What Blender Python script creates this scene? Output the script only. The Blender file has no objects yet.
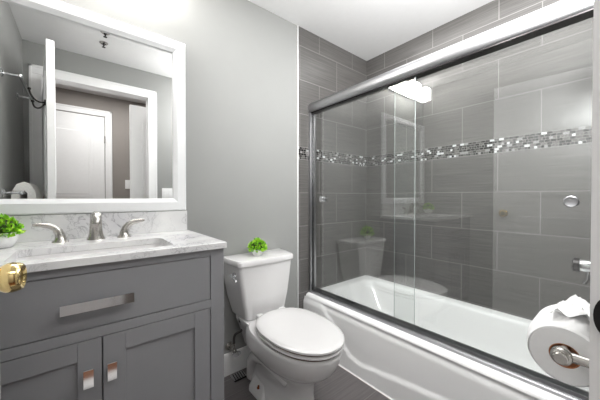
import bpy, bmesh, math, random
from mathutils import Vector, Matrix
random.seed(7)
SC = bpy.context.scene
COL = SC.collection
PI = math.pi
R = math.radians

# ------------------------------------------------------------------ camera, world, lights, exposure
cam_d = bpy.data.cameras.new('camera')
cam = bpy.data.objects.new('camera', cam_d)
COL.objects.link(cam)
SC.camera = cam
cam.location = (0, -1.55, 1.09)
cam.rotation_euler = (R(90 - 0.64), 0, R(-39.1))
cam_d.sensor_fit = 'HORIZONTAL'
cam_d.sensor_width = 36
cam_d.lens = 36 * 268 / 600
cam_d.clip_start = 0.01

world = bpy.data.worlds.new('world')
SC.world = world
world.use_nodes = True
world.node_tree.nodes['Background'].inputs[0].default_value = (0.9, 0.95, 1, 1)
world.node_tree.nodes['Background'].inputs[1].default_value = 0.6

vs = SC.view_settings
SC.display_settings.display_device = 'sRGB'
vs.view_transform = 'Standard'
vs.look = 'None'
vs.gamma = 1
vs.use_curve_mapping = False
vs.exposure = 0.67
SC.cycles.max_bounces = 16
SC.cycles.diffuse_bounces = 10
SC.cycles.glossy_bounces = 6
SC.cycles.transparent_max_bounces = 16

SHADE_POWER = 12.5        # emission of the glowing vanity shades


def area(name, loc, rot, size, power, colour=(1, 1, 1), size_y=None):
    l = bpy.data.lights.new(name, 'AREA')
    l.energy = power
    l.color = colour
    l.size = size
    if size_y:
        l.shape = 'RECTANGLE'
        l.size_y = size_y
    o = bpy.data.objects.new(name, l)
    o.location = loc
    o.rotation_euler = rot
    COL.objects.link(o)
    return o


area('hall_fill_light', (0.25, -2.05, 2.33), (0, 0, 0), 0.9, 8, (1, 0.98, 0.96), 0.4)  # added light to brighten the hall, no fixture behind it
pl = bpy.data.lights.new('room_fill_point', 'POINT')  # added fill hung in mid-air for ceiling and room, not a fixture
pl.energy = 10
pl.color = (1, 0.99, 0.975)
pl.shadow_soft_size = 0.06
plo = bpy.data.objects.new('room_fill_point', pl)
plo.location = (1.0, -1.15, 1.955)
COL.objects.link(plo)
area('vanity_side_fill', (0.52, -0.5, 2.335), (0, 0, 0), 0.75, 3, (1, 0.995, 0.99), 0.4)  # added overhead fill, kept out of the mirror's view
area('tub_fill_light', (1.68, -0.85, 2.335), (0, 0, 0), 0.45, 3.2, (1, 1, 1), 1.0)  # added fill to lift the tub, no real downlight there
area('doorway_fill', (0.83, -1.485, 1.82), Vector((1, .3, .05)).to_track_quat('-Z', 'Y').to_euler(), 0.11, 22, (1, 1, 1))  # added unseen fill beside the doorway, standing in for a flash


# ------------------------------------------------------------------ materials
def mat(name):
    m = bpy.data.materials.new(name)
    m.use_nodes = True
    nt = m.node_tree
    return m, nt, nt.nodes['Principled BSDF']


def nd(nt, typ, **kw):
    n = nt.nodes.new(typ)
    for k, v in kw.items():
        setattr(n, k, v)
    return n


def lin(c):
    return tuple(((x / 255) / 12.92 if x / 255 <= 0.04045 else ((x / 255 + 0.055) / 1.055) ** 2.4) for x in c) + (1,)


def ramp(nt, stops, interp='LINEAR'):
    r = nd(nt, 'ShaderNodeValToRGB')
    r.color_ramp.interpolation = interp
    e = r.color_ramp.elements
    while len(e) < len(stops):
        e.new(0.5)
    for i, (p, c) in enumerate(stops):
        e[i].position = p
        e[i].color = c if len(c) == 4 else tuple(c) + (1,)
    return r


def plain(name, rgb, rough=0.5, metal=0.0, var=0.04, scale=30, coat=0.0, bump=0.0, spec=0.5):
    m, nt, b = mat(name)
    c = lin(rgb)
    tc = nd(nt, 'ShaderNodeTexCoord')
    n = nd(nt, 'ShaderNodeTexNoise')
    n.inputs['Scale'].default_value = scale
    n.inputs['Detail'].default_value = 4
    nt.links.new(tc.outputs['Object'], n.inputs['Vector'])
    r = ramp(nt, [(0.3, tuple(x * (1 - var) for x in c[:3])), (0.7, tuple(min(1, x * (1 + var)) for x in c[:3]))])
    nt.links.new(n.outputs['Fac'], r.inputs[0])
    nt.links.new(r.outputs[0], b.inputs['Base Color'])
    b.inputs['Roughness'].default_value = rough
    b.inputs['Metallic'].default_value = metal
    b.inputs['Coat Weight'].default_value = coat
    b.inputs['Specular IOR Level'].default_value = spec
    if bump:
        bp = nd(nt, 'ShaderNodeBump')
        bp.inputs['Strength'].default_value = bump
        bp.inputs['Distance'].default_value = 0.002
        nt.links.new(n.outputs['Fac'], bp.inputs['Height'])
        nt.links.new(bp.outputs[0], b.inputs['Normal'])
    return m


def tile_mat(name, rgb, grout_rgb, bw, rh, mortar, offu, offv, rough=0.35, contrast=0.22):
    m, nt, b = mat(name)
    uv = nd(nt, 'ShaderNodeUVMap')
    mp = nd(nt, 'ShaderNodeMapping')
    mp.inputs['Location'].default_value = (offu, offv, 0)
    nt.links.new(uv.outputs[0], mp.inputs[0])
    br = nd(nt, 'ShaderNodeTexBrick')
    br.offset = 0.5
    br.offset_frequency = 2
    br.inputs['Color1'].default_value = (0, 0, 0, 1)
    br.inputs['Color2'].default_value = (1, 1, 1, 1)
    br.inputs['Scale'].default_value = 1
    br.inputs['Mortar Size'].default_value = mortar
    br.inputs['Mortar Smooth'].default_value = 0.1
    br.inputs['Brick Width'].default_value = bw
    br.inputs['Row Height'].default_value = rh
    nt.links.new(mp.outputs[0], br.inputs['Vector'])
    # fine horizontal streaks
    sm = nd(nt, 'ShaderNodeMapping')
    sm.inputs['Scale'].default_value = (3.0, 105, 1)
    nt.links.new(uv.outputs[0], sm.inputs[0])
    n = nd(nt, 'ShaderNodeTexNoise')
    n.inputs['Scale'].default_value = 1
    n.inputs['Detail'].default_value = 5
    n.inputs['Roughness'].default_value = 0.7
    nt.links.new(sm.outputs[0], n.inputs['Vector'])
    c = lin(rgb)[:3]
    r = ramp(nt, [(0.28, tuple(x * (1 - contrast * 1.6) for x in c)), (0.5, c), (0.74, tuple(x * (1 + contrast * 1.8) for x in c))])
    nt.links.new(n.outputs['Fac'], r.inputs[0])
    # gentle tile to tile change
    vr = ramp(nt, [(0, (0.93, 0.93, 0.93)), (1, (1.06, 1.06, 1.06))])
    nt.links.new(br.outputs['Color'], vr.inputs[0])
    mul = nd(nt, 'ShaderNodeMix', data_type='RGBA', blend_type='MULTIPLY')
    mul.inputs[0].default_value = 1
    nt.links.new(r.outputs[0], mul.inputs[6])
    nt.links.new(vr.outputs[0], mul.inputs[7])
    mx = nd(nt, 'ShaderNodeMix', data_type='RGBA')
    nt.links.new(br.outputs['Fac'], mx.inputs[0])
    nt.links.new(mul.outputs[2], mx.inputs[6])
    mx.inputs[7].default_value = lin(grout_rgb)
    nt.links.new(mx.outputs[2], b.inputs['Base Color'])
    b.inputs['Roughness'].default_value = rough
    bp = nd(nt, 'ShaderNodeBump', invert=True)
    bp.inputs['Strength'].default_value = 0.4
    bp.inputs['Distance'].default_value = 0.002
    nt.links.new(br.outputs['Fac'], bp.inputs['Height'])
    nt.links.new(bp.outputs[0], b.inputs['Normal'])
    return m


def mosaic_mat(name):
    m, nt, b = mat(name)
    uv = nd(nt, 'ShaderNodeUVMap')
    br = nd(nt, 'ShaderNodeTexBrick')
    br.offset = 0.37
    br.offset_frequency = 2
    br.squash = 0.6
    br.squash_frequency = 3
    br.inputs['Color1'].default_value = (0, 0, 0, 1)
    br.inputs['Color2'].default_value = (1, 1, 1, 1)
    br.inputs['Scale'].default_value = 1
    br.inputs['Mortar Size'].default_value = 0.0013
    br.inputs['Mortar Smooth'].default_value = 0.1
    br.inputs['Brick Width'].default_value = 0.025
    br.inputs['Row Height'].default_value = 0.015
    nt.links.new(uv.outputs[0], br.inputs['Vector'])
    r = ramp(nt, [(0, lin((24, 23, 24))), (0.36, lin((92, 90, 88))), (0.46, lin((56, 54, 53))), (0.56, lin((138, 138, 138))),
                  (0.64, lin((32, 31, 32))), (0.78, lin((205, 207, 209))), (0.87, lin((84, 82, 81)))], 'CONSTANT')
    nt.links.new(br.outputs['Color'], r.inputs[0])
    mx = nd(nt, 'ShaderNodeMix', data_type='RGBA')
    nt.links.new(br.outputs['Fac'], mx.inputs[0])
    nt.links.new(r.outputs[0], mx.inputs[6])
    mx.inputs[7].default_value = lin((128, 126, 124))
    nt.links.new(mx.outputs[2], b.inputs['Base Color'])
    b.inputs['Roughness'].default_value = 0.15
    return m


def marble_mat(name):
    m, nt, b = mat(name)
    tc = nd(nt, 'ShaderNodeTexCoord')
    n1 = nd(nt, 'ShaderNodeTexNoise')
    n1.inputs['Scale'].default_value = 9
    n1.inputs['Detail'].default_value = 8
    n1.inputs['Roughness'].default_value = 0.62
    n1.inputs['Distortion'].default_value = 1.6
    nt.links.new(tc.outputs['Object'], n1.inputs['Vector'])
    veins = ramp(nt, [(0.0, (0, 0, 0)), (0.475, (0, 0, 0)), (0.495, (1, 1, 1)), (0.515, (0, 0, 0)), (1, (0, 0, 0))])
    nt.links.new(n1.outputs['Fac'], veins.inputs[0])
    n2 = nd(nt, 'ShaderNodeTexNoise')
    n2.inputs['Scale'].default_value = 5
    n2.inputs['Detail'].default_value = 5
    nt.links.new(tc.outputs['Object'], n2.inputs['Vector'])
    cl = ramp(nt, [(0.35, lin((228, 228, 227))), (0.7, lin((202, 202, 204)))])
    nt.links.new(n2.outputs['Fac'], cl.inputs[0])
    patch = ramp(nt, [(0.42, (0.06, 0.06, 0.06)), (0.66, (0.8, 0.8, 0.8))])
    nt.links.new(n2.outputs['Fac'], patch.inputs[0])
    pm = nd(nt, 'ShaderNodeMath', operation='MULTIPLY')
    nt.links.new(veins.outputs[0], pm.inputs[0])
    nt.links.new(patch.outputs[0], pm.inputs[1])
    mx = nd(nt, 'ShaderNodeMix', data_type='RGBA')
    nt.links.new(pm.outputs[0], mx.inputs[0])
    nt.links.new(cl.outputs[0], mx.inputs[6])
    mx.inputs[7].default_value = lin((120, 120, 124))
    nt.links.new(mx.outputs[2], b.inputs['Base Color'])
    b.inputs['Roughness'].default_value = 0.18
    return m


def glass_mat(name, tint):
    m, nt, b = mat(name)
    nt.nodes.remove(b)
    out = nt.nodes['Material Output']
    tr = nd(nt, 'ShaderNodeBsdfTransparent')
    tr.inputs[0].default_value = tint
    gl = nd(nt, 'ShaderNodeBsdfGlossy')
    gl.inputs['Roughness'].default_value = 0.004
    gl.inputs['Color'].default_value = (1, 1, 1, 1)
    fr = nd(nt, 'ShaderNodeFresnel')
    geo = nd(nt, 'ShaderNodeNewGeometry')
    io = nd(nt, 'ShaderNodeMix', data_type='FLOAT')      # same index from either side of the pane
    io.inputs[2].default_value = 1.85
    io.inputs[3].default_value = 1 / 1.85
    nt.links.new(geo.outputs['Backfacing'], io.inputs[0])
    nt.links.new(io.outputs[0], fr.inputs[0])
    mx = nd(nt, 'ShaderNodeMixShader')
    nt.links.new(fr.outputs[0], mx.inputs[0])
    nt.links.new(tr.outputs[0], mx.inputs[1])
    nt.links.new(gl.outputs[0], mx.inputs[2])
    nt.links.new(mx.outputs[0], out.inputs[0])
    return m


def leaf_mat(name):
    m, nt, b = mat(name)
    tc = nd(nt, 'ShaderNodeTexCoord')
    n = nd(nt, 'ShaderNodeTexNoise')
    n.inputs['Scale'].default_value = 60
    nt.links.new(tc.outputs['Object'], n.inputs['Vector'])
    r = ramp(nt, [(0.3, lin((74, 150, 14))), (0.5, lin((140, 204, 30))), (0.7, lin((200, 236, 80)))])
    nt.links.new(n.outputs['Fac'], r.inputs[0])
    nt.links.new(r.outputs[0], b.inputs['Base Color'])
    b.inputs['Roughness'].default_value = 0.5
    return m


def emit_mat(name, strength):
    m, nt, b = mat(name)
    b.inputs['Base Color'].default_value = (0.9, 0.9, 0.9, 1)
    b.inputs['Emission Color'].default_value = (1, 0.97, 0.93, 1)
    b.inputs['Emission Strength'].default_value = strength
    return m


def wood_mat(name, a, c):
    m, nt, b = mat(name)
    tc = nd(nt, 'ShaderNodeTexCoord')
    mp = nd(nt, 'ShaderNodeMapping')
    mp.inputs['Scale'].default_value = (3, 40, 10)
    nt.links.new(tc.outputs['Object'], mp.inputs[0])
    n = nd(nt, 'ShaderNodeTexNoise')
    n.inputs['Scale'].default_value = 1
    n.inputs['Detail'].default_value = 5
    nt.links.new(mp.outputs[0], n.inputs['Vector'])
    r = ramp(nt, [(0.3, lin(a)), (0.7, lin(c))])
    nt.links.new(n.outputs['Fac'], r.inputs[0])
    nt.links.new(r.outputs[0], b.inputs['Base Color'])
    b.inputs['Roughness'].default_value = 0.4
    return m


M = {}
M['wall'] = plain('wall_paint', (148, 149, 147), 0.55, var=0.01, scale=6)
M['ceiling'] = plain('ceiling_paint', (226, 226, 226), 0.8, var=0.01)
M['hall'] = plain('hall_paint', (142, 136, 131), 0.6, var=0.015)
M['trim'] = plain('white_trim_paint', (236, 236, 236), 0.35, var=0.01)
M['tile_end'] = tile_mat('grey_tile_end_wall', (90, 88, 86), (130, 128, 126), 0.395, 0.25, 0.0023, 0.1305 + 0.0, 0.14)
M['tile_long'] = tile_mat('grey_tile_long_wall', (90, 88, 86), (130, 128, 126), 0.413, 0.25, 0.0023, 0.0, 0.14)
M['mosaic'] = mosaic_mat('glass_mosaic_band')
M['floor'] = tile_mat('dark_floor_tile', (98, 94, 94), (120, 117, 115), 0.61, 0.305, 0.002, 0.1, 0.05, 0.4, 0.2)
M['wood'] = wood_mat('hall_wood_floor', (104, 62, 38), (150, 96, 62))
M['marble'] = marble_mat('grey_veined_marble')
M['porcelain'] = plain('white_porcelain', (221, 220, 220), 0.12, var=0.006, scale=4, coat=0.3)
M['acrylic'] = plain('white_tub_enamel', (246, 246, 246), 0.16, var=0.006, scale=4, coat=0.2)
M['vanity'] = plain('grey_cabinet_paint', (136, 136, 139), 0.42, var=0.015, scale=12)
M['nickel'] = plain('brushed_nickel', (186, 183, 178), 0.26, 1.0, var=0.04, scale=60)
M['chrome'] = plain('polished_chrome', (226, 227, 229), 0.07, 1.0, var=0.01)
M['alu'] = plain('satin_aluminium', (168, 168, 170), 0.36, 1.0, var=0.02)
M['brass'] = plain('polished_brass', (224, 200, 142), 0.12, 1.0, var=0.02)
M['bronze'] = plain('dark_bronze', (44, 42, 42), 0.3, 0.8, var=0.05)
M['black'] = plain('black_rubber', (22, 22, 22), 0.5, var=0.05)
M['copper'] = plain('copper_hinge', (168, 110, 84), 0.3, 0.9, var=0.05)
M['rust'] = plain('rusty_bolt', (122, 62, 34), 0.6, 0.4, var=0.2, scale=200)
M['mirror'] = plain('mirror_silver', (246, 247, 247), 0.0, 1.0, var=0.0)
M['frame'] = plain('mirror_frame_white', (232, 233, 234), 0.3, var=0.01)
M['pot'] = plain('white_ceramic_pot', (238, 238, 238), 0.25, var=0.01)
M['leaf'] = leaf_mat('bright_green_leaves')
M['soil'] = plain('dark_moss', (48, 70, 22), 0.9, var=0.2, scale=120)
M['paper'] = plain('toilet_tissue', (240, 240, 240), 0.9, var=0.015, scale=70, bump=0.3, spec=0.1)
M['card'] = plain('cardboard_core', (168, 108, 70), 0.8, var=0.08, scale=60)
M['towel'] = plain('white_terry', (236, 235, 232), 0.95, var=0.05, scale=160, bump=0.8, spec=0.1)
M['braid'] = plain('braided_steel', (96, 94, 92), 0.35, 0.9, var=0.25, scale=400)
M['glass'] = glass_mat('clear_shower_glass', (0.975, 0.985, 0.98, 1))
M['glass_edge'] = plain('cut_glass_edge', (150, 158, 156), 0.2, var=0.02)
M['glow'] = emit_mat('lit_opal_glass', SHADE_POWER)
M['plastic'] = plain('white_plastic', (240, 240, 240), 0.35, var=0.01)
M['caulk'] = plain('white_caulk', (232, 230, 228), 0.6, var=0.03)
M['gap'] = plain('gap_shade_brown', (96, 72, 60), 0.6, var=0.1, scale=100)  # brown that stands in for the shade between seat and lid


# ------------------------------------------------------------------ geometry helpers
class MB:
    """collects shapes in world coordinates and links them as one mesh object"""

    def __init__(self):
        self.bm = bmesh.new()
        self.uv = self.bm.loops.layers.uv.new('UVMap')

    def box(self, x0, x1, y0, y1, z0, z1, bev=0.0, seg=2, mi=0):
        r = bmesh.ops.create_cube(self.bm, size=1)
        vs_ = r['verts']
        for v in vs_:
            v.co = Vector(((x0 + x1) / 2 + v.co.x * (x1 - x0), (y0 + y1) / 2 + v.co.y * (y1 - y0), (z0 + z1) / 2 + v.co.z * (z1 - z0)))
        fs = {f for v in vs_ for f in v.link_faces}
        for f in fs:
            f.material_index = mi
        if bev:
            es = list({e for v in vs_ for e in v.link_edges})
            bmesh.ops.bevel(self.bm, geom=es, offset=bev, segments=seg, profile=0.5, affect='EDGES')
        return self

    def edges(self):
        self.bm.normal_update()
        for f in self.bm.faces:
            f.material_index = 0 if abs(f.normal.x) > .5 else 1
        return self

    def quad(self, pts, uvs=None, mi=0):
        vs_ = [self.bm.verts.new(p) for p in pts]
        f = self.bm.faces.new(vs_)
        f.material_index = mi
        if uvs:
            for l, u in zip(f.loops, uvs):
                l[self.uv].uv = u
        return self

    def loft(self, rings, cap0=True, cap1=True, mi=0, closed=True):
        rv = [[self.bm.verts.new(p) for p in ring] for ring in rings]
        n = len(rv[0])
        for a, b in zip(rv, rv[1:]):
            for i in range(n if closed else n - 1):
                j = (i + 1) % n
                try:
                    f = self.bm.faces.new((a[i], a[j], b[j], b[i]))
                    f.material_index = mi
                except ValueError:
                    pass
        if cap0:
            f = self.bm.faces.new(list(reversed(rv[0])))
            f.material_index = mi
        if cap1:
            f = self.bm.faces.new(rv[-1])
            f.material_index = mi
        return self

    def lathe(self, prof, centre, axis=(0, 0, 1), n=32, cap=True, mi=0):
        """prof: list of (radius, height along the axis)"""
        ax = Vector(axis).normalized()
        t = Vector((1, 0, 0)) if abs(ax.x) < 0.9 else Vector((0, 1, 0))
        u = ax.cross(t).normalized()
        w = ax.cross(u)
        c = Vector(centre)
        rings = []
        for r, h in prof:
            r = max(r, 1e-5)
            rings.append([c + ax * h + (u * math.cos(2 * PI * i / n) + w * math.sin(2 * PI * i / n)) * r for i in range(n)])
        return self.loft(rings, cap, cap, mi)

    def tube(self, path, radii, n=16, flat=None, mi=0):
        """round tube along a path; flat = (sx, up) squashes the section across 'up'"""
        pts = [Vector(p) for p in path]
        if not isinstance(radii, (list, tuple)):
            radii = [radii] * len(pts)
        rings = []
        up = None
        for i, p in enumerate(pts):
            d = (pts[min(i + 1, len(pts) - 1)] - pts[max(i - 1, 0)]).normalized()
            if up is None:
                up = Vector((0, 0, 1)) if abs(d.z) < 0.95 else Vector((0, 1, 0))
            s = d.cross(up).normalized()
            up = s.cross(d).normalized()
            r = radii[i]
            ra, rb = r if isinstance(r, (list, tuple)) else (r, r)
            rings.append([p + s * math.cos(2 * PI * k / n) * ra + up * math.sin(2 * PI * k / n) * rb for k in range(n)])
        return self.loft(rings, True, True, mi)

    def prism(self, outline, y0, y1, axis='y', mi=0):
        """outline in (x,z) pushed along y (or (y,z) along x, or (x,y) along z)"""
        def P(a, b, c):
            return {'y': (a, c, b), 'x': (c, a, b), 'z': (a, b, c)}[axis]
        return self.loft([[P(a, b, y0) for a, b in outline], [P(a, b, y1) for a, b in outline]], mi=mi)

    def build(self, name, mats, parent=None, smooth=True, auto=35):
        bmesh.ops.recalc_face_normals(self.bm, faces=self.bm.faces[:])
        me = bpy.data.meshes.new(name)
        if parent is not None:
            inv = world_of(parent).inverted()
            self.bm.transform(inv)
        if smooth:
            for f in self.bm.faces:
                f.smooth = True
            for e in self.bm.edges:
                if len(e.link_faces) == 2 and e.calc_face_angle(0) > R(auto):
                    e.smooth = False
        self.bm.to_mesh(me)
        self.bm.free()
        for m in (mats if isinstance(mats, (list, tuple)) else [mats]):
            me.materials.append(m)
        o = bpy.data.objects.new(name, me)
        COL.objects.link(o)
        if parent is not None:
            o.parent = parent
        return o


def world_of(o):
    m = Matrix.LocRotScale(o.location, o.rotation_euler, o.scale)
    return world_of(o.parent) @ m if o.parent else m


def thing(name, loc, label, cat, group=None):
    o = bpy.data.objects.new(name, None)
    o.empty_display_size = 0.05
    COL.objects.link(o)
    o.location = loc
    return tag(o, label, cat, group)


def tag(o, label, cat, group=None):
    o['label'] = label
    o['category'] = cat
    if group:
        o['group'] = group
    return o


def struct(o):
    o['kind'] = 'structure'
    return o


def struct_root(name, loc, rotz=0):
    o = bpy.data.objects.new(name, None)
    COL.objects.link(o)
    o.location = loc
    o.rotation_euler = (0, 0, rotz)
    o['kind'] = 'structure'
    return o


def copy_thing(src, loc, label, group=None):
    c = src.copy()
    COL.objects.link(c)
    c.location = loc
    c['label'] = label
    if group:
        c['group'] = group

    def kids(a, b):
        for ch in list(a.children):
            d = ch.copy()
            COL.objects.link(d)
            d.parent = b
            kids(ch, d)
    kids(src, c)
    return c


def rrect(x0, x1, y0, y1, r, n=8):
    """rounded rectangle, counter-clockwise points (x, y)"""
    out = []
    for cx, cy, a in ((x1 - r, y1 - r, 0), (x0 + r, y1 - r, 90), (x0 + r, y0 + r, 180), (x1 - r, y0 + r, 270)):
        for i in range(n + 1):
            t = R(a + 90 * i / n)
            out.append((cx + r * math.cos(t), cy + r * math.sin(t)))
    return out


def egg(cx, yb, yf, hw, z, n=56, pb=2.6, pf=2.1, split=0.47):
    """toilet-seat outline: yb = back y, yf = front y (smaller)"""
    yc = yb + (yf - yb) * split
    out = []
    for i in range(n):
        t = 2 * PI * i / n
        c, s = math.cos(t), math.sin(t)
        p = pb if c > 0 else pf
        x = hw * math.copysign(abs(s) ** (2 / p), s)
        a = (yb - yc) if c > 0 else (yc - yf)
        y = yc + a * math.copysign(abs(c) ** (2 / p), c)
        out.append((cx + x, y, z))
    return out


def interp(tab, x):
    if x <= tab[0][0]:
        return tab[0][1]
    for (a, b), (c, d) in zip(tab, tab[1:]):
        if x <= c:
            t = (x - a) / (c - a)
            t = t * t * (3 - 2 * t)
            return b + (d - b) * t
    return tab[-1][1]


def sstep(a, b, x):
    t = max(0, min(1, (x - a) / (b - a)))
    return t * t * (3 - 2 * t)


def bezier(p0, p1, p2, p3, n=10):
    P = [Vector(p) for p in (p0, p1, p2, p3)]
    return [P[0] * (1 - t) ** 3 + P[1] * 3 * t * (1 - t) ** 2 + P[2] * 3 * t * t * (1 - t) + P[3] * t ** 3 for t in [i / n for i in range(n + 1)]]


# ------------------------------------------------------------------ the room
ZC = 2.347          # ceiling
XR = 2.051          # tiled long wall
XT = 1.236          # where the tile begins on the back wall
XL = -0.362         # left wall
YF = -1.537         # bathroom face of the front wall
OX0, OX1, OZ = -0.25, 0.52, 2.085   # door opening

fl = MB()
fl.quad([(XL - .1, .1, 0), (XL - .1, -1.46, 0), (XR + .1, -1.46, 0), (XR + .1, .1, 0)],
        [(XL - .1, .1), (XL - .1, -1.46), (XR + .1, -1.46), (XR + .1, .1)])
fl.quad([(.52, -1.46, 0), (.52, -1.54, 0), (XR + .1, -1.54, 0), (XR + .1, -1.46, 0)])
struct(fl.build('floor', M['floor'], smooth=False))
struct(MB().box(-1.6, 2.2, -2.75, -1.532, -.02, 0.0035).build('floor_hall', M['wood'], smooth=False))
struct(MB().box(XL - .1, .53, -1.532, -1.44, -.03, 0.006, .002).build('trim_threshold', M['caulk']))
struct(MB().box(-1.7, 2.3, -2.8, .15, ZC, ZC + .05).build('ceiling', M['ceiling'], smooth=False))
struct(MB().box(XL - .1, XT, 0, .1, -.02, ZC).build('wall_back', M['wall'], smooth=False))
struct(MB().box(XL - .1, XL, YF - .1, 0, -.02, ZC).build('wall_left', M['wall'], smooth=False))

fw = MB()
fw.box(XL - .1, OX0 - .008, YF - .11, YF, -.02, ZC)
fw.box(OX1 + .008, XR + .1, YF - .11, YF, -.02, ZC)
fw.box(OX0 - .008, OX1 + .008, YF - .11, YF, OZ + .008, ZC)
struct(fw.build('wall_front', M['wall'], smooth=False))

# tiled walls: tiles, a mosaic band, tiles again
B0, B1 = 1.372, 1.460
U0 = -1.452         # tile joint on the end wall


def tiled(name, P, u0, u1, mats, shift):
    m = MB()
    for z0, z1, mi in ((0, B0, 0), (B0, B1, 1), (B1, ZC, 0)):
        if mi == 0 and z0 > 1:
            dv = -B1 + 0.25 * 4    # rows start at the band's top edge
        elif mi == 0:
            dv = -B0 + 0.25 * 6
        else:
            dv = -B0
        du = shift if mi == 0 else 0
        uvs = [(u0 + du, z0 + dv), (u1 + du, z0 + dv), (u1 + du, z1 + dv), (u0 + du, z1 + dv)]
        m.quad([P(u0, z0), P(u1, z0), P(u1, z1), P(u0, z1)], uvs, mi)
    return struct(m.build(name, mats, smooth=False))


for mm in ('tile_end', 'tile_long'):
    for node in M[mm].node_tree.nodes:
        if node.type == 'MAPPING' and abs(node.inputs['Location'].default_value[1] - 0.14) < 1e-5:
            node.inputs['Location'].default_value = (0, 0, 0)
tiled('wall_back_tiled', lambda u, z: (u, -0.004, z), XT, XR, [M['tile_end'], M['mosaic']], -1.452 + 0.395 * 8)
tiled('wall_right', lambda u, z: (XR, -u, z), 0, -YF, [M['tile_long'], M['mosaic']], -0.193 + 0.413 * 8)
tiled('wall_front_tiled', lambda u, z: (u, YF + 0.004, z), 1.29, XR, [M['tile_end'], M['mosaic']], -1.452 + 0.395 * 8)
struct(MB().box(XT - .1, XR + .1, .002, .1, -.02, ZC).build('wall_back_core', M['wall'], smooth=False))
struct(MB().box(XR + .002, XR + .1, YF - .1, .1, -.02, ZC).build('wall_right_core', M['wall'], smooth=False))
struct(MB().box(XT - .0035, XT + .003, -.009, .001, 0.0, ZC, .001).build('trim_tile_edge', M['trim']))
bb = [(0, 0), (-.013, 0), (-.013, .11), (-.008, .128), (0, .132)]
struct(MB().prism(bb, .452, XT - .006, 'x').build('baseboard_back', M['trim']))
struct(MB().prism([(YF, 0), (YF + .013, 0), (YF + .013, .11), (YF + .008, .128), (YF, .132)], .60, 1.283, 'x').build('baseboard_front', M['trim']))

# door casings of the bathroom door
CW = .072


def casing(name, x0, x1, ztop, yface, out, w):
    """two legs and a head of stepped moulding; out = +1 or -1 along y"""
    m = MB()
    def strip(a0, a1, b0, b1, c0, c1):
        m.box(a0, a1, min(b0, b1), max(b0, b1), c0, c1, .003, 1)
    x0, x1, ztop = x0 - .005, x1 + .005, ztop + .005
    for (l, r) in ((x0 - w, x0), (x1, x1 + w)):
        strip(l, r, yface, yface + out * .016, 0, ztop)
        inner = (l + .0, l + .02) if l < x0 else (r - .02, r)
        strip(inner[0], inner[1], yface, yface + out * .019, 0, ztop + w)
    strip(x0 - w, x1 + w, yface, yface + out * .016, ztop, ztop + w)
    strip(x0 - w, x1 + w, yface, yface + out * .019, ztop + w - .02, ztop + w)
    return m


f1 = casing('trim_1', OX0, OX1, OZ, YF, 1, CW)
f1.box(OX0 - .012, OX0, YF - .11, YF + .019, 0, OZ)
f1.box(OX1, OX1 + .012, YF - .11, YF + .019, 0, OZ)
f1.box(OX0, OX1, YF - .11, YF + .019, OZ, OZ + .012)
f1.box(OX0, OX0 + .012, YF - .07, YF - .035, 0, OZ)
trim1 = struct(f1.build('trim_1', M['trim']))
sp = MB()
pts = []
for i in range(13):
    t = PI * (i / 12)
    pts.append((YF + .002 + .014 * math.sin(t) , .936 + .026 * -math.cos(t)))
pts += [(YF - .06, .962), (YF - .06, .910)]
sp.prism(pts, OX1 - .003, OX1 + .001, 'x')
so = sp.build('strike_plate', M['bronze'], trim1)
so['label'] = 'dark bronze strike plate'

# the open bathroom door
d1 = struct_root('door_1', (-.205, -1.516, 0.012), -math.atan2(.078, .765))
dm = MB()
W = .755
dm.box(-.04, 0, 0, W, 0, 2.06, .002, 1)
dl = dm.bm
me_door = MB()
door_leaf = None


def panel_door(root, x0, x1, w, h, axis='y'):
    """slab with two raised panels per face; local frame of root: thickness along x, width along y"""
    m = MB()
    m.box(x0, x1, 0, w, 0, h, .002, 1)
    for (a, b) in ((.24, .95), (1.08, h - .16)):
        for s in (-1, 1):
            xf = x1 if s > 0 else x0
            for (ins, t) in ((0, .005), (.035, .009)):
                m.box(min(xf, xf + s * t), max(xf, xf + s * t), .11 + ins, w - .11 - ins, a + ins, b - ins, .004, 1)
    m.bm.transform(world_of(root))
    return m


panel_door(d1, -.04, 0, W, 2.06).build('door_leaf', M['trim'], d1)
dm.bm.free()
me_door.bm.free()


def door_knob(root, yk, zk, x0, sgn):
    m = MB()
    m.lathe([(.033, 0), (.033, .004), (.028, .009), (.014, .012), (.0125, .016), (.015, .019), (.023, .0235), (.0265, .0305),
             (.0270, .0375), (.0255, .0445), (.0235, .0495), (.0215, .051), (.019, .0495), (.0165, .047), (.010, .0465)], (x0, yk, zk), (sgn, 0, 0), 40)
    m.bm.transform(world_of(root))
    return m.build('door_knob', M['brass'], root)


k = door_knob(d1, W - .075, .932, 0, 1)
k['label'] = 'polished brass door knob'
k = door_knob(d1, W - .075, .932, -.04, -1)
k['label'] = 'polished brass door knob'
for hz in (.25, 1.03, 1.80):
    h = MB().box(OX0 + .001, OX0 + .004, -1.533, -1.520, hz, hz + .09).lathe([(.007, -.046), (.007, .046)], (OX0 + .012, -1.513, hz + .045), n=12)
    h.build('hinge', M['copper'], d1)

# robe hook on the back of that door
hk = thing('robe_hook', (-.17, -.95, 1.70), 'dark double robe hook on the back of the open white door, seen in the mirror', 'hook')


def on_door(y, dx, z):
    v = world_of(d1) @ Vector((-.04 - dx, y, 0))
    return Vector((v.x, v.y, z))


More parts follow.
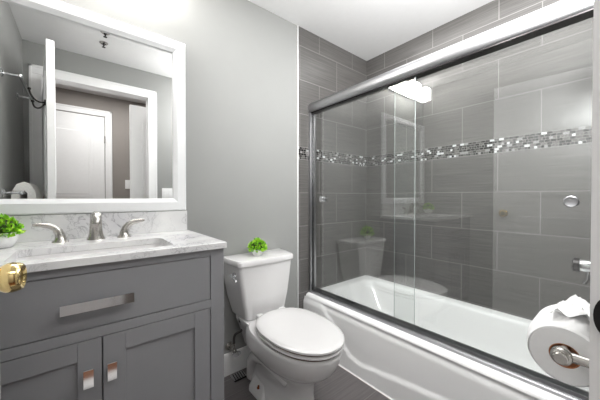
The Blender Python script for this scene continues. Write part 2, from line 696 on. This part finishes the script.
hy = W - .10
m = MB()
m.tube([on_door(hy, .0, 1.70), on_door(hy, .008, 1.70)], [.018, .018], 16)
m.build('back_plate', M['bronze'], hk)
m = MB()
m.tube(bezier(on_door(hy, .006, 1.70), on_door(hy, .04, 1.685), on_door(hy, .07, 1.72), on_door(hy, .075, 1.765)), [.005] * 11, 10)
m.lathe([(.002, -.009), (.008, -.005), (.009, 0), (.008, .005), (.002, .009)], on_door(hy, .075, 1.77), n=12)
m.build('upper_prong', M['bronze'], hk)
m = MB()
m.tube(bezier(on_door(hy, .006, 1.69), on_door(hy, .03, 1.64), on_door(hy, .058, 1.65), on_door(hy, .06, 1.69)), [.005] * 11, 10)
m.lathe([(.002, -.009), (.008, -.005), (.009, 0), (.008, .005), (.002, .009)], on_door(hy, .06, 1.695), n=12)
m.build('lower_prong', M['bronze'], hk)

# ------------------------------------------------------------------ the hall seen in the mirror
YH = -2.62
struct(MB().box(-1.6, 2.2, YH - .1, YH, -.02, ZC).build('wall_hall_back', M['hall'], smooth=False))
struct(MB().box(-1.6, -1.5, YH, YF - .11, -.02, ZC).build('wall_hall_left', M['hall'], smooth=False))
struct(MB().box(2.1, 2.2, YH, YF - .11, -.02, ZC).build('wall_hall_right', M['hall'], smooth=False))
hf = MB()
hf.box(-1.6, OX0 - .08, YF - .116, YF - .11, -.02, ZC)
hf.box(OX1 + .08, 2.2, YF - .116, YF - .11, -.02, ZC)
hf.box(-1.6, 2.2, YF - .116, YF - .11, OZ + .08, ZC)
struct(hf.build('wall_hall_front', M['hall'], smooth=False))
struct(casing('trim_2', OX0, OX1, OZ, YF - .11, -1, CW).build('trim_2', M['trim']))
struct(casing('trim_3', -.54, .222, OZ, YH, 1, CW).build('trim_3', M['trim']))
d2 = struct_root('door_2', (.22, YH + .030, .01), R(90))
panel_door(d2, -.03, 0, .758, 2.065).build('door_leaf', M['trim'], d2)
for hz in (.25, 1.0, 1.80):
    MB().lathe([(.006, -.045), (.006, .045)], (.222, YH + .036, hz), n=10).build('hinge', M['nickel'], d2)
d3 = struct_root('door_3', (1.15, -1.80, .01), R(90))
panel_door(d3, -.035, 0, .755, 2.055).build('door_leaf', M['trim'], d3)


def switch_plate(name, x, y, z, out, label, n=1, w=.07):
    t = thing(name, (x, y, z), label, 'light switch')
    a, b = sorted((y, y + out * .006))
    MB().box(x - w / 2, x + w / 2, a, b, z - .057, z + .057, .002, 2).build('cover_plate', M['plastic'], t)
    for i in range(n):
        c = x + (i - (n - 1) / 2) * .045
        a, b = sorted((y + out * .006, y + out * .010))
        MB().box(c - .016, c + .016, a, b, z - .033, z + .033, .0015, 1).build('rocker', M['plastic'], t)
    return t


switch_plate('light_switch', .70, YF, 1.125, 1, 'white double light switch on the grey wall right of the doorway, seen in the mirror', 2, .115)
switch_plate('light_switch', .47, YH, 1.255, 1, 'white single light switch on the taupe hall wall, seen through the mirrored doorway')

# ------------------------------------------------------------------ ceiling sprinklers seen in the mirror
spk = thing('ceiling_sprinkler', (.145, -1.19, ZC), 'round ceiling sprinkler nearer the doorway, lower of the two in the mirror', 'sprinkler', 'ceiling sprinklers')
MB().lathe([(.030, 0), (.030, -.003), (.024, -.008), (.012, -.009), (.012, 0)], (.145, -1.19, ZC), n=24).build('escutcheon', M['nickel'], spk)
MB().lathe([(.008, 0), (.008, -.02), (.004, -.026), (.004, -.034), (.013, -.035), (.013, -.037), (.003, -.038)], (.145, -1.19, ZC), n=16).build('sprinkler_head', M['bronze'], spk)
copy_thing(spk, (.145, -1.01, ZC), 'round ceiling sprinkler nearer the mirror, upper of the two in the mirror', 'ceiling sprinklers')

# ------------------------------------------------------------------ vanity cabinet
VX0, VX1, VF = -.357, .450, -.500
van = thing('vanity_cabinet', (.046, -.25, 0), 'grey painted shaker vanity cabinet with one wide drawer above two doors', 'cabinet')
m = MB()
m.box(VX0, VX0 + .02, VF + .02, -.004, 0, .884)
m.box(VX1 - .02, VX1, VF + .02, -.004, 0, .884)
m.box(VX0 + .02, VX1 - .02, -.02, -.004, .09, .884)
m.box(VX0 + .02, VX1 - .02, VF + .02, -.02, .09, .105)
m.build('carcass', M['vanity'], van, smooth=False)
m = MB()
st = .055
m.box(VX0, VX0 + st, VF, VF + .022, 0, .884, .0012, 1)
m.box(VX1 - st, VX1, VF, VF + .022, 0, .884, .0012, 1)
m.box(VX0 + st, VX1 - st, VF, VF + .022, .856, .884, .0008, 1)
m.box(VX0 + st, VX1 - st, VF, VF + .022, .650, .681, .0008, 1)
m.box(VX0 + st, VX1 - st, VF, VF + .022, .07, .115, .0008, 1)
m.build('face_frame', M['vanity'], van)
DX0, DX1 = VX0 + st + .0025, VX1 - st - .0025
dr = MB().box(DX0, DX1, VF + .001, VF + .020, .6835, .8535, .0015, 1).build('drawer', M['vanity'], van)
m = MB()
m.prism([(VF - .0322, .748), (VF - .0295, .777), (VF - .0240, .777), (VF - .0240, .748)], -.052, .130, 'x')
for x in (-.03, .108):
    m.box(x - .007, x + .007, VF - .025, VF + .002, .756, .769)
m.build('drawer_pull', M['chrome'], dr)['label'] = 'flat polished chrome bar pull'
mid = (DX0 + DX1) / 2
for (a, b, px) in ((DX0, mid - .0015, .011), (mid + .0015, DX1, .070)):
    m = MB()
    w = .060
    z0, z1 = .1175, .6475
    m.box(a, a + w, VF + .001, VF + .020, z0, z1, .0012, 1)
    m.box(b - w, b, VF + .001, VF + .020, z0, z1, .0012, 1)
    m.box(a + w, b - w, VF + .001, VF + .020, z1 - w, z1, .0008, 1)
    m.box(a + w, b - w, VF + .001, VF + .020, z0, z0 + w, .0008, 1)
    m.box(a + w - .004, b - w + .004, VF + .010, VF + .018, z0 + w - .004, z1 - w + .004)
    d = m.build('door', M['vanity'], van)
    m = MB()
    m.box(px - .013, px + .013, VF - .027, VF - .020, .512, .568, .001, 1)
    m.box(px - .007, px + .007, VF - .021, VF + .002, .532, .548)
    m.build('door_pull', M['chrome'], d)['label'] = 'small rectangular chrome pull'

# countertop with the sink cut out
CTZ0, CTZ1 = .884, .908
ct = thing('countertop', (.046, -.26, CTZ0), 'white marble vanity countertop with grey veins on the grey cabinet', 'countertop')
SX0, SX1, SY0, SY1 = -.172, .272, -.464, -.232


def slab_with_hole(x0, x1, y0, y1, z0, z1, hole):
    n = len(hole)
    cx, cy = (hole[0][0] + hole[n // 2][0]) / 2, (y0 + y1) / 2
    cx = sum(p[0] for p in hole) / n
    cy = sum(p[1] for p in hole) / n
    outer = []
    k = n // 4
    corners = [(x1, y1), (x0, y1), (x0, y0), (x1, y0)]
    for q in range(4):
        seg = hole[q * k:(q + 1) * k]
        c = corners[q]
        for i, p in enumerate(seg):
            t = i / (k - 1)
            if q % 2 == 0:
                a = Vector((c[0], p[1])); b = Vector((p[0], c[1]))
            else:
                a = Vector((p[0], c[1])); b = Vector((c[0], p[1]))
            if t < .5:
                outer.append(tuple(a.lerp(Vector(c), t * 2)))
            else:
                outer.append(tuple(Vector(c).lerp(b, (t - .5) * 2)))
    return outer


hole = rrect(SX0, SX1, SY0, SY1, .028, 8)
outer = slab_with_hole(VX0, .4555, -.517, -.003, CTZ0, CTZ1, hole)
m = MB()
e = .0025


def clampi(p):
    return (min(max(p[0], VX0 + e), .4555 - e), min(max(p[1], -.517 + e), -.003))


oi = [clampi(p) for p in outer]
m.loft([[(x, y, CTZ0) for x, y in hole], [(x, y, CTZ0) for x, y in outer], [(x, y, CTZ1 - e) for x, y in outer],
        [(x, y, CTZ1) for x, y in oi], [(x, y, CTZ1) for x, y in hole], [(x, y, CTZ0) for x, y in hole]], False, False)
bmesh.ops.remove_doubles(m.bm, verts=m.bm.verts[:], dist=1e-6)
m.build('slab', M['marble'], ct, auto=25)
MB().box(VX0, .4455, -.022, -.002, CTZ1, 1.016, .0015, 1).build('backsplash', M['marble'], ct)

snk = thing('sink', (.05, -.33, .75), 'white rectangular undermount sink set into the marble countertop', 'sink')
m = MB()
rings = []
for (ins, z, r) in ((-.012, CTZ0 - .001, .035), (-.002, CTZ0 - .001, .028), (0.002, .865, .03), (.012, .80, .04), (.028, .765, .05), (.06, .752, .05), (.09, .750, .01)):
    rings.append([(x, y, z) for x, y in rrect(SX0 + ins, SX1 - ins, SY0 + ins, SY1 - ins, min(r, (SY1 - SY0) / 2 - ins - .001), 8)])
m.loft(rings, False, True)
m.build('basin', M['porcelain'], snk)
MB().lathe([(.022, .0), (.022, .003), (.016, .004), (.015, .001), (.004, .001)], (.05, -.333, .750), n=24).build('drain', M['nickel'], snk)

# widespread faucet
fa = thing('faucet', (.045, -.105, CTZ1), 'brushed nickel widespread faucet with two lever handles behind the sink', 'faucet')
m = MB()
path = [(.045, -.100, .908), (.045, -.100, .912), (.045, -.100, .930), (.045, -.101, .955), (.045, -.104, .978), (.045, -.110, .997),
        (.045, -.122, 1.010), (.045, -.139, 1.016), (.045, -.157, 1.011), (.045, -.170, 1.000), (.045, -.177, .988), (.045, -.179, .982)]
rad = [(.033, .024), (.031, .023), (.0255, .020), (.0225, .018), (.021, .017), (.0205, .0165), (.0195, .0155), (.0185, .015), (.0172, .0145), (.0160, .0140), (.0155, .0135), (.0145, .0125)]
m.tube(path, rad, 24)
m.build('spout', M['nickel'], fa)
for s, hx in ((-1, -.069), (1, .147)):
    m = MB()
    p = [(hx, -.10, .908), (hx, -.10, .911), (hx, -.10, .920), (hx + s * .001, -.10, .936), (hx + s * .006, -.101, .952), (hx + s * .017, -.103, .966), (hx + s * .034, -.105, .975),
         (hx + s * .056, -.108, .980), (hx + s * .074, -.110, .982), (hx + s * .080, -.111, .982)]
    r = [.028, .026, .019, .0155, .014, (.0125, .0105), (.0108, .007), (.009, .0048), (.007, .004), (.005, .003)]
    m.tube(p, r, 20)
    m.build('lever_handle', M['nickel'], fa)

# ------------------------------------------------------------------ framed mirror
mi = thing('wall_mirror', (.046, 0, 1.018), 'large white framed mirror on the wall above the vanity', 'mirror')
MX0, MX1, MZ0, MZ1, MW = -.348, .440, 1.0185, 1.918, .064
prof = [(0, 0), (0, .022), (.006, .027), (.044, .030), (.050, .027), (MW - .004, .021), (MW, .019), (MW, 0)]   # inset, depth
rings = []
for ins, dep in prof:
    rings.append([(MX0 + ins, -.002 - dep, MZ0 + ins), (MX1 - ins, -.002 - dep, MZ0 + ins), (MX1 - ins, -.002 - dep, MZ1 - ins), (MX0 + ins, -.002 - dep, MZ1 - ins)])
m = MB()
m.loft(rings, False, False)
m.build('frame', M['frame'], mi, smooth=False)
MB().box(MX0 + MW - .006, MX1 - MW + .006, -.012, -.004, MZ0 + MW - .006, MZ1 - MW + .006).build('mirror_glass', M['mirror'], mi, smooth=False)

# ------------------------------------------------------------------ vanity light above the mirror
vl = thing('vanity_light', (.045, 0, 2.2), 'three-light vanity fixture with glowing cube shades above the mirror, reflected in the shower glass', 'lamp')
MB().box(-.20, .35, -.028, -.001, 2.17, 2.23, .004, 2).build('back_plate', M['chrome'], vl)
for x in (-.140, .075, .290):
    m = MB()
    m.tube([(x, -.02, 2.20), (x, -.06, 2.205), (x, -.10, 2.25), (x, -.115, 2.27), (x, -.115, 2.285)], .008, 12)
    m.box(x - .035, x + .035, -.15, -.08, 2.276, 2.286, .002, 1)
    m.build('arm', M['chrome'], vl)
    m = MB()
    m.box(x - .055, x + .055, -.17, -.06, 2.145, 2.275, .012, 3)
    m.build('glass_shade', M['glow'], vl)['label'] = 'glowing opal glass cube shade'

# ------------------------------------------------------------------ towel bars and towel on the left wall
def towel_bar(z, label):
    t = thing('towel_bar', (XL, -1.0, z), label, 'towel bar', 'towel bars on the left wall')
    bx = -.284
    for y in (-.79, -1.26):
        m = MB()
        m.lathe([(.024, 0), (.024, .004), (.016, .008), (.007, .011)], (XL, y, z), (1, 0, 0), 20)
        m.lathe([(.007, 0), (.007, .075)], (XL + .005, y, z), (1, 0, 0), 12)
        m.lathe([(.003, -.013), (.011, -.008), (.013, 0), (.011, .008), (.003, .013)], (bx, y, z), (0, 0, 1), 14)
        m.build('bracket', M['chrome'], t)
    MB().tube([(bx, -.79, z), (bx, -1.26, z)], .0085, 14).build('rail', M['chrome'], t)
    return t


towel_bar(1.815, 'upper chrome towel bar on the left wall, empty, seen in the mirror')
towel_bar(1.115, 'lower chrome towel bar on the left wall holding the white towel, seen in the mirror')
m = MB()
rows = []
for j in range(13):
    y = -.86 - .36 * j / 12
    wob = .004 * math.sin(j * 1.9)
    pr = []
    for (dx, z) in ((-.055, .62), (-.056, .85), (-.055, 1.05), (-.050, 1.125), (-.030, 1.170), (.0, 1.184), (.030, 1.170), (.052, 1.125), (.060, 1.05), (.064, .82), (.066, .55),
                    (.022, .55), (.020, .82), (.016, 1.05), (.017, 1.115), (.004, 1.131), (-.016, 1.118), (-.016, 1.05), (-.016, .85), (-.016, .62)):
        pr.append((-.284 + dx + wob * (1 if z < 1.1 else .4), y, z + .003 * math.sin(j * 1.3)))
    rows.append(pr)
m.loft(rows, True, True)
tag(m.build('bath_towel', M['towel'], auto=60), 'folded white towel draped over the lower towel bar, seen in the mirror', 'towel')

# ------------------------------------------------------------------ toilet
TX = .850
TS = .842          # centre of the seat
to = thing('toilet', (TX, -.35, 0), 'white two-piece toilet between the grey vanity and the bathtub', 'toilet')
# tank
m = MB()


def tank_ring(z, hw_b, hw_f, yb, yf, bow=.012, n=10):
    out = []
    out.append((TX + .008 + hw_b, yb, z))
    out.append((TX + .008 - hw_b, yb, z))
    r = .025
    # left front corner, bowed front, right front corner
    for i in range(5):
        t = R(180 + 90 * i / 4)
        out.append((TX - hw_f + r + r * math.cos(t), yf + r + r * math.sin(t), z))
    for i in range(1, n):
        u = i / n
        out.append((TX - hw_f + r + (2 * hw_f - 2 * r) * u, yf - bow * math.sin(PI * u), z))
    for i in range(5):
        t = R(270 + 90 * i / 4)
        out.append((TX + hw_f - r + r * math.cos(t), yf + r + r * math.sin(t), z))
    return out


m.loft([tank_ring(.375, .130, .118, -.03, -.185), tank_ring(.390, .150, .134, -.025, -.195), tank_ring(.50, .182, .158, -.022, -.200), tank_ring(.60, .200, .172, -.02, -.203),
        tank_ring(.698, .210, .184, -.018, -.205)])
m.build('tank', M['porcelain'], to)
m = MB()
m.loft([tank_ring(.698, .214, .188, -.012, -.212), tank_ring(.704, .218, .192, -.010, -.216), tank_ring(.724, .218, .192, -.010, -.216), tank_ring(.732, .214, .188, -.013, -.211), tank_ring(.735, .20, .172, -.022, -.198)])
m.build('tank_lid', M['porcelain'], to)
m = MB()
m.lathe([(.015, 0), (.015, .006), (.009, .010), (.009, .020)], (TX - .195, -.165, .655), (-1, -.15, 0), 18)
m.tube([(TX - .214, -.16, .655), (TX - .216, -.18, .652), (TX - .216, -.205, .646), (TX - .214, -.225, .638)], [.0085, .008, .007, .006], 12)
m.build('flush_lever', M['chrome'], to)
# bowl and pedestal
m = MB()
sp_ = [(.000, -.115, -.590, .112), (.020, -.112, -.594, .114), (.050, -.112, -.590, .108), (.075, -.115, -.585, .100), (.12, -.115, -.582, .098), (.17, -.115, -.588, .102), (.21, -.118, -.610, .116),
       (.235, -.12, -.645, .135), (.27, -.125, -.694, .156), (.30, -.13, -.722, .168), (.34, -.15, -.740, .177), (.370, -.17, -.748, .181), (.382, -.19, -.749, .180), (.391, -.20, -.744, .177), (.394, -.23, -.70, .14)]
m.loft([egg(TX + (TS - TX) * sstep(.2, .3, z), a, b, c, z, pb=3.2, pf=2.15) for z, a, b, c in sp_])
# deck under the tank
m.loft([[(x, y, z) for x, y in rrect(TX - w, TX + w, -.30, -.035, .04, 6)] for z, w in ((.20, .085), (.27, .105), (.33, .125), (.372, .14), (.380, .138))])
# trapway bulge on each side
for s in (-1, 1):
    m.tube([(TX + s * .075, -.50, .17), (TX + s * .088, -.42, .215), (TX + s * .092, -.33, .23), (TX + s * .088, -.24, .205), (TX + s * .075, -.17, .14), (TX + s * .065, -.14, .03)],
           [.02, .034, .04, .042, .042, .04], 14)
    # foot lug holding the bolt
    m.loft([[(x, y, z) for x, y in rrect(TX + min(s * .06, s * b), TX + max(s * .06, s * b), -.36 + i, -.18 - i, .03, 5)] for z, b, i in ((0, .128, 0), (.025, .126, .002), (.06, .108, .012), (.10, .09, .03))])
m.build('bowl', M['porcelain'], to)
m = MB()
m.loft([egg(TS, -.264, -.748, .170, .400), egg(TS, -.259, -.757, .178, .404), egg(TS, -.259, -.757, .178, .411), egg(TS, -.264, -.748, .171, .414)])
m.build('seat', M['porcelain'], to)
MB().loft([egg(TS, -.272, -.746, .1685, .393), egg(TS, -.272, -.746, .1685, .4225)]).build('seat_gap_shade', M['gap'], to)['label'] = 'dark brown slab painted in as the shaded gap between seat and lid'  # slab filling the gap, coloured as its shade
m = MB()
m.loft([egg(TS, -.264, -.748, .170, .4215), egg(TS, -.258, -.759, .179, .425), egg(TS, -.258, -.759, .179, .433), egg(TS, -.262, -.753, .174, .438), egg(TS, -.276, -.735, .160, .442), egg(TS, -.33, -.66, .10, .444)])
m.build('seat_lid', M['porcelain'], to)
for s in (-1, 1):
    MB().box(TX + s * .075 - .022, TX + s * .075 + .022, -.275, -.225, .392, .428, .008, 3).build('hinge_cap', M['porcelain'], to)
    m = MB()
    m.lathe([(.009, 0), (.009, .004), (.0055, .005), (.0055, .014), (.003, .015)], (TX + s * .113, -.285, .050), n=12)
    m.build('floor_bolt', M['rust'], to)['label'] = 'rusty brown floor bolt without its cap'

# water supply
wv = thing('supply_valve', (.690, -.03, .17), 'chrome supply valve and braided hose on the wall left of the toilet', 'valve')
m = MB()
m.lathe([(.026, 0), (.026, .003), (.018, .008), (.009, .010)], (.698, -.001, .172), (0, -1, 0), 20)
m.lathe([(.009, 0), (.009, .05), (.013, .052), (.013, .075), (.009, .078)], (.698, -.004, .172), (0, -1, 0), 16)
m.lathe([(.008, 0), (.008, .03), (.010, .031), (.010, .045)], (.698, -.065, .172), (0, 0, 1), 14)
m.build('valve_body', M['nickel'], wv)
m = MB()
m.tube([(.698, -.080, .172), (.698, -.100, .172)], [.006, .006], 10)
m.loft([[(.698 + .026 * math.cos(2 * PI * i / 24), y, .170 + .013 * math.sin(2 * PI * i / 24)) for i in range(24)] for y in (-.098, -.108)])
m.build('oval_handle', M['chrome'], wv)
m = MB()
m.tube(bezier((.698, -.065, .215), (.690, -.065, .30), (.735, -.08, .265), (.742, -.095, .302), 12) + bezier((.742, -.095, .302), (.746, -.10, .325), (.722, -.105, .33), (.722, -.105, .374), 6)[1:], .0075, 12)
m.lathe([(.013, 0), (.013, .02), (.010, .022)], (.722, -.105, .354), (0, 0, 1), 12)
m.build('hose', M['braid'], wv)

fr = thing('floor_register', (.735, -.055, 0), 'small dark metal floor register against the baseboard beside the toilet', 'vent')
m = MB()
m.box(.690, .772, -.092, -.022, 0, .004, .001, 1)
m.build('plate', M['alu'], fr)
m = MB()
for i in range(5):
    m.tube([(.700 + i * .015, -.086, .005), (.706 + i * .015, -.03, .005)], .0025, 6)
m.box(  .688, .775, -.098, -.090, 0.001, .007, .001, 1)
m.build('grille', M['bronze'], fr)


# ------------------------------------------------------------------ little round plants
def plant(x, y, z, pr, ph, fr_, fz, label, n):
    t = thing('potted_plant', (x, y, z), label, 'plant', 'small round green plants in white pots')
    m = MB()
    m.lathe([(pr * .62, 0), (pr * .72, .003), (pr * .95, ph * .45), (pr, ph * .8), (pr * .97, ph), (pr * .9, ph), (pr * .88, ph * .86), (.002, ph * .85)], (x, y, z), n=32)
    m.build('pot', M['pot'], t)
    MB().lathe([(fr_ * .3, 0), (fr_ * .66, fr_ * .3), (fr_ * .7, fr_ * .6), (fr_ * .5, fr_ * .9), (.004, fr_ * 1.05)], (x, y, z + ph * .8), n=16).build('moss', M['soil'], t)
    m = MB()
    c = Vector((x, y, z + ph * .85))
    for i in range(n):
        u = random.random() * 2 * PI
        w = random.uniform(-.18, 1)
        s = math.sqrt(1 - w * w)
        d = Vector((s * math.cos(u), s * math.sin(u), w))
        p = c + Vector((d.x * fr_, d.y * fr_, d.z * fz + .008)) * random.uniform(.72, 1.0)
        a = (d + Vector((random.uniform(-.8, .8), random.uniform(-.8, .8), random.uniform(-.3, .9)))).normalized()
        b = a.cross(Vector((random.uniform(-1, 1), random.uniform(-1, 1), random.uniform(-1, 1)))).normalized()
        q = a.cross(b)
        L, Wd = random.uniform(.011, .019), random.uniform(.005, .008)
        v = [m.bm.verts.new(k_) for k_ in (p - a * L * .4, p + b * Wd + q * .001, p + a * L * .6 + q * .003, p - b * Wd + q * .001)]
        m.bm.faces.new(v)
    o = m.build('foliage', M['leaf'], t)
    return t


plant(.823, -.128, .735, .034, .040, .057, .064, 'small round green plant in white pot on the toilet tank lid', 420)
plant(-.232, -.125, CTZ1, .050, .054, .062, .062, 'bushy round green plant in white pot on the marble countertop left of the faucet', 460)

# ------------------------------------------------------------------ bathtub
TF = 1.300          # face of the apron
TY0, TY1 = YF + .006, -.006
TZ = .365
tub = thing('bathtub', (1.67, -.77, 0), 'white alcove bathtub with a curved apron panel behind the glass shower doors', 'bathtub')
m = MB()
rr = [(0.0, .345, .02), (.002, .354, .022), (.008, .362, .026), (.02, TZ, .03)]
rings = []
for ins, z, r in rr:
    rings.append([(x, y, z) for x, y in rrect(TF + ins, XR - .004, TY0, TY1, r, 8)])
IX0, IX1, IY0, IY1 = TF + .135, XR - .062, TY0 + .09, TY1 - .075
for ins, z, r, e0 in ((0, TZ, .10, 0), (.010, TZ - .006, .10, 0), (.018, TZ - .022, .10, 0), (.03, .28, .11, .03), (.045, .18, .12, .07), (.065, .11, .13, .11), (.11, .085, .12, .15), (.17, .078, .09, .2)):
    rings.append([(x, y, z) for x, y in rrect(IX0 + ins, IX1 - ins, IY0 + ins, IY1 - ins - e0, r, 8)])
m.loft(rings, False, True)
m.build('basin', M['acrylic'], tub, auto=50)
# apron with the recessed, curved panel
m = MB()
curve = [(.15, .40), (.19, .34), (.26, .275), (.33, .225), (.373, .188), (.41, .125), (.46, .092), (.53, .080), (.66, .098), (.79, .118), (.90, .133), (1.0, .145), (1.15, .155), (1.30, .155)]
rows = []
NY, NZ = 110, 44
for j in range(NZ + 1):
    z = .346 * (1 - j / NZ)
    row = []
    for i in range(NY + 1):
        y = TY1 + (TY0 - TY1) * i / NY
        zc = interp(curve, -y)
        inside = sstep(zc - .010, zc + .014, z) * sstep(.0, .016, .352 - z) if -y > .13 else 0
        inside *= sstep(.15, .19, -y)
        x = TF - .012 * sstep(.346, .30, z) + .011 * inside
        row.append((x, y, z))
    rows.append(row)
m.loft(rows, False, False, closed=False)
m.build('apron', M['acrylic'], tub, auto=70)
struct(MB().prism([(TF - .020, 0), (TF - .010, 0), (TF - .010, .006)], TY0, TY1, 'y').build('trim_caulk', M['caulk']))

# ------------------------------------------------------------------ sliding shower doors
GX = 1.372
fr_ = thing('shower_door_frame', (GX, -.77, TZ), 'silver shower door frame with a thick round header and bottom track on the tub rim', 'shower door frame')
m = MB()
sec = []
for i in range(28):
    t = 2 * PI * i / 28
    c, s = math.cos(t), math.sin(t)
    sec.append((GX + .036 * math.copysign(abs(c) ** .8, c), 1.766 + .041 * math.copysign(abs(s) ** .85, s)))
m.prism(sec, -.003, YF + .006, 'y')
m.build('header', M['alu'], fr_)
MB().box(GX - .028, GX + .028, YF + .006, -.003, 1.722, 1.730, .002, 1).build('header_channel', M['bronze'], fr_)['label'] = 'dark channel under the header'
m = MB()
m.prism([(GX - .034, TZ - .002), (GX - .034, TZ + .012), (GX - .028, TZ + .016), (GX - .020, TZ + .016), (GX - .018, TZ + .007), (GX + .000, TZ + .007), (GX + .002, TZ + .020), (GX + .006, TZ + .020),
         (GX + .008, TZ + .007), (GX + .026, TZ + .007), (GX + .028, TZ + .026), (GX + .034, TZ + .026), (GX + .036, TZ - .002)], -.003, YF + .006, 'y')
m.build('bottom_track', M['alu'], fr_)
for y0, y1 in ((-.024, -.003), (YF + .006, YF + .027)):
    m = MB()
    m.box(GX - .031, GX - .012, y0, y1, TZ + .010, 1.73, .003, 2)
    m.box(GX + .008, GX + .031, y0, y1, TZ + .010, 1.73, .003, 2)
    m.box(GX - .028, GX + .028, y0 if y0 < -1 else y1 - .008, y0 + .008 if y0 < -1 else y1, TZ + .010, 1.73)
    m.build('side_jamb', M['alu'], fr_)
    MB().box(GX - .012, GX + .008, y0 + .004, y1 - .002, TZ + .012, 1.728).build('jamb_seal', M['black'], fr_)

g1 = thing('sliding_glass_panel', (GX - .010, -.43, TZ + .009), 'clear sliding shower glass panel with a chrome knob beside the toilet end', 'shower door', 'sliding shower glass panels')
MB().box(GX - .013, GX - .007, -.835, -.012, TZ + .009, 1.722).edges().build('glass_pane', [M['glass'], M['glass_edge']], g1, smooth=False)
m = MB()
m.lathe([(.022, 0), (.022, .004), (.014, .006), (.012, .016), (.020, .020), (.022, .026), (.020, .031), (.012, .033)], (GX - .013, -.150, 1.075), (-1, 0, 0), 28)
m.build('knob', M['chrome'], g1)
MB().lathe([(.020, 0), (.020, .005), (.014, .007)], (GX - .007, -.150, 1.075), (1, 0, 0), 28).build('knob_backing', M['chrome'], g1)
g2 = thing('sliding_glass_panel', (GX + .017, -1.1, TZ + .009), 'clear sliding shower glass panel with an oval finger pull at the faucet end', 'shower door', 'sliding shower glass panels')
MB().box(GX + .014, GX + .020, YF + .012, -.700, TZ + .009, 1.722).edges().build('glass_pane', [M['glass'], M['glass_edge']], g2, smooth=False)
m = MB()
m.lathe([(.021, 0), (.021, .003), (.018, .005), (.015, .004), (.002, .003)], (GX + .014, -1.415, 1.073), (-1, 0, 0), 28)
m.build('finger_pull', M['alu'], g2)
MB().lathe([(.021, 0), (.021, .003), (.018, .005), (.002, .005)], (GX + .020, -1.415, 1.073), (1, 0, 0), 28).build('finger_pull_backing', M['alu'], g2)

# ------------------------------------------------------------------ shower valve on the faucet wall
sv = thing('shower_valve', (1.70, YF, .79), 'chrome shower valve with a dark-ended handle on the tiled faucet wall', 'faucet')
m = MB()
m.lathe([(.075, 0), (.074, .004), (.060, .012), (.034, .020), (.030, .024), (.028, .070), (.024, .074)], (1.70, YF + .004, .790), (0, 1, 0), 32)
m.build('valve_body', M['chrome'], sv)
m = MB()
m.lathe([(.020, .070), (.026, .074), (.027, .108), (.022, .128)], (1.70, YF + .004, .790), (0, 1, 0), 28)
m.tube([(1.70, YF + .095, .775), (1.70, YF + .098, .755), (1.70, YF + .100, .730), (1.70, YF + .110, .712)], [.010, .008, .0075, .008], 12)
m.build('lever_handle', M['chrome'], sv)
m = MB()
m.lathe([(.026, .118), (.031, .120), (.031, .138), (.022, .143)], (1.70, YF + .004, .790), (0, 1, 0), 28)
m.build('end_cap', M['bronze'], sv)['label'] = 'dark end cap of the handle'

# ------------------------------------------------------------------ toilet paper
RY, RZ = -1.4825, .821
RA, RB = .632, .735
tp = thing('toilet_paper_holder', (.60, YF, RZ), 'brushed nickel toilet paper holder on the wall beside the door casing', 'toilet paper holder')
m = MB()
m.lathe([(.024, 0), (.024, .005), (.014, .010), (.0075, .014), (.0075, .05)], (.606, YF, RZ + .012), (0, 1, 0), 24)
m.build('post', M['nickel'], tp)
m = MB()
m.tube([(.602, RY, RZ + .012), (.745, RY, RZ + .012)], [.0065, .0065], 16)
m.build('arm', M['nickel'], tp)
m = MB()
m.lathe([(.008, -.017), (.0095, -.0155), (.0095, -.010), (.0125, -.009), (.0135, -.007), (.0135, .002), (.0115, .004), (.0085, .010)], (.603, RY, RZ + .012), (1, 0, 0), 24)
m.build('end_knob', M['nickel'], tp)

ro = thing('toilet_paper_roll', ((RA + RB) / 2, RY, RZ), 'white toilet paper roll with a crumpled loose end on the nickel holder', 'toilet paper')
m = MB()
R0, R1 = .0200, .048
m.lathe([(R0, RA), (R1 - .003, RA), (R1, RA + .003), (R1, RB - .003), (R1 - .003, RB), (R0, RB), (R0, RA)], (0, RY, RZ), (1, 0, 0), 48, False)
m.build('paper', M['paper'], ro)
m = MB()
m.lathe([(R0, RA + .0005), (R0 - .0015, RA + .0005), (R0 - .0015, RB - .0005), (R0, RB - .0005), (R0, RA + .0005)], (0, RY, RZ), (1, 0, 0), 32, False)
m.build('cardboard_core', M['card'], ro)
# loose outer layers, a little wider than the wound roll, with a crumpled end on top
m = MB()
rows = []
rnd = random.Random(3)
NA = 60
for i in range(NA + 1):
    a = 2 * PI * i / NA               # 0 = room side, 90 = top, 180 = wall side
    row = []
    for j in range(13):
        u = j / 12
        x = RA + .0004 + (RB - RA + .010) * u
        rad = .0452 + .003 * min(1, u * 12) + .0062 * sstep(.05, .45, u)
        top = math.exp(-((a - R(112)) / R(26)) ** 2)
        rad += top * sstep(0, .2, u) * (.008 + rnd.uniform(0, .008))
        y = RY + .003 + rad * math.cos(a)
        row.append((x, max(y, YF + .002), RZ + .001 + rad * math.sin(a)))
    rows.append(row)
rows[-1] = rows[0]
m.loft(rows, False, False, closed=False)
m.build('loose_sheet', M['paper'], ro, auto=180)
m = MB()
rows = []
for i in range(12):
    a = R(70 + 60 * i / 11)
    row = []
    for j in range(12):
        u = j / 11
        x = RA + .020 + (RB - RA - .010) * u
        rad = .062 + .010 * math.sin(i * 1.1 + j * .9) * math.sin(PI * i / 11) + rnd.uniform(-.002, .003) + .008 * math.sin(PI * i / 11)
        row.append((x, max(RY + rad * math.cos(a), YF + .002), RZ + rad * math.sin(a)))
    rows.append(row)
m.loft(rows, False, False, closed=False)
m.build('crumpled_end', M['paper'], ro, auto=40)
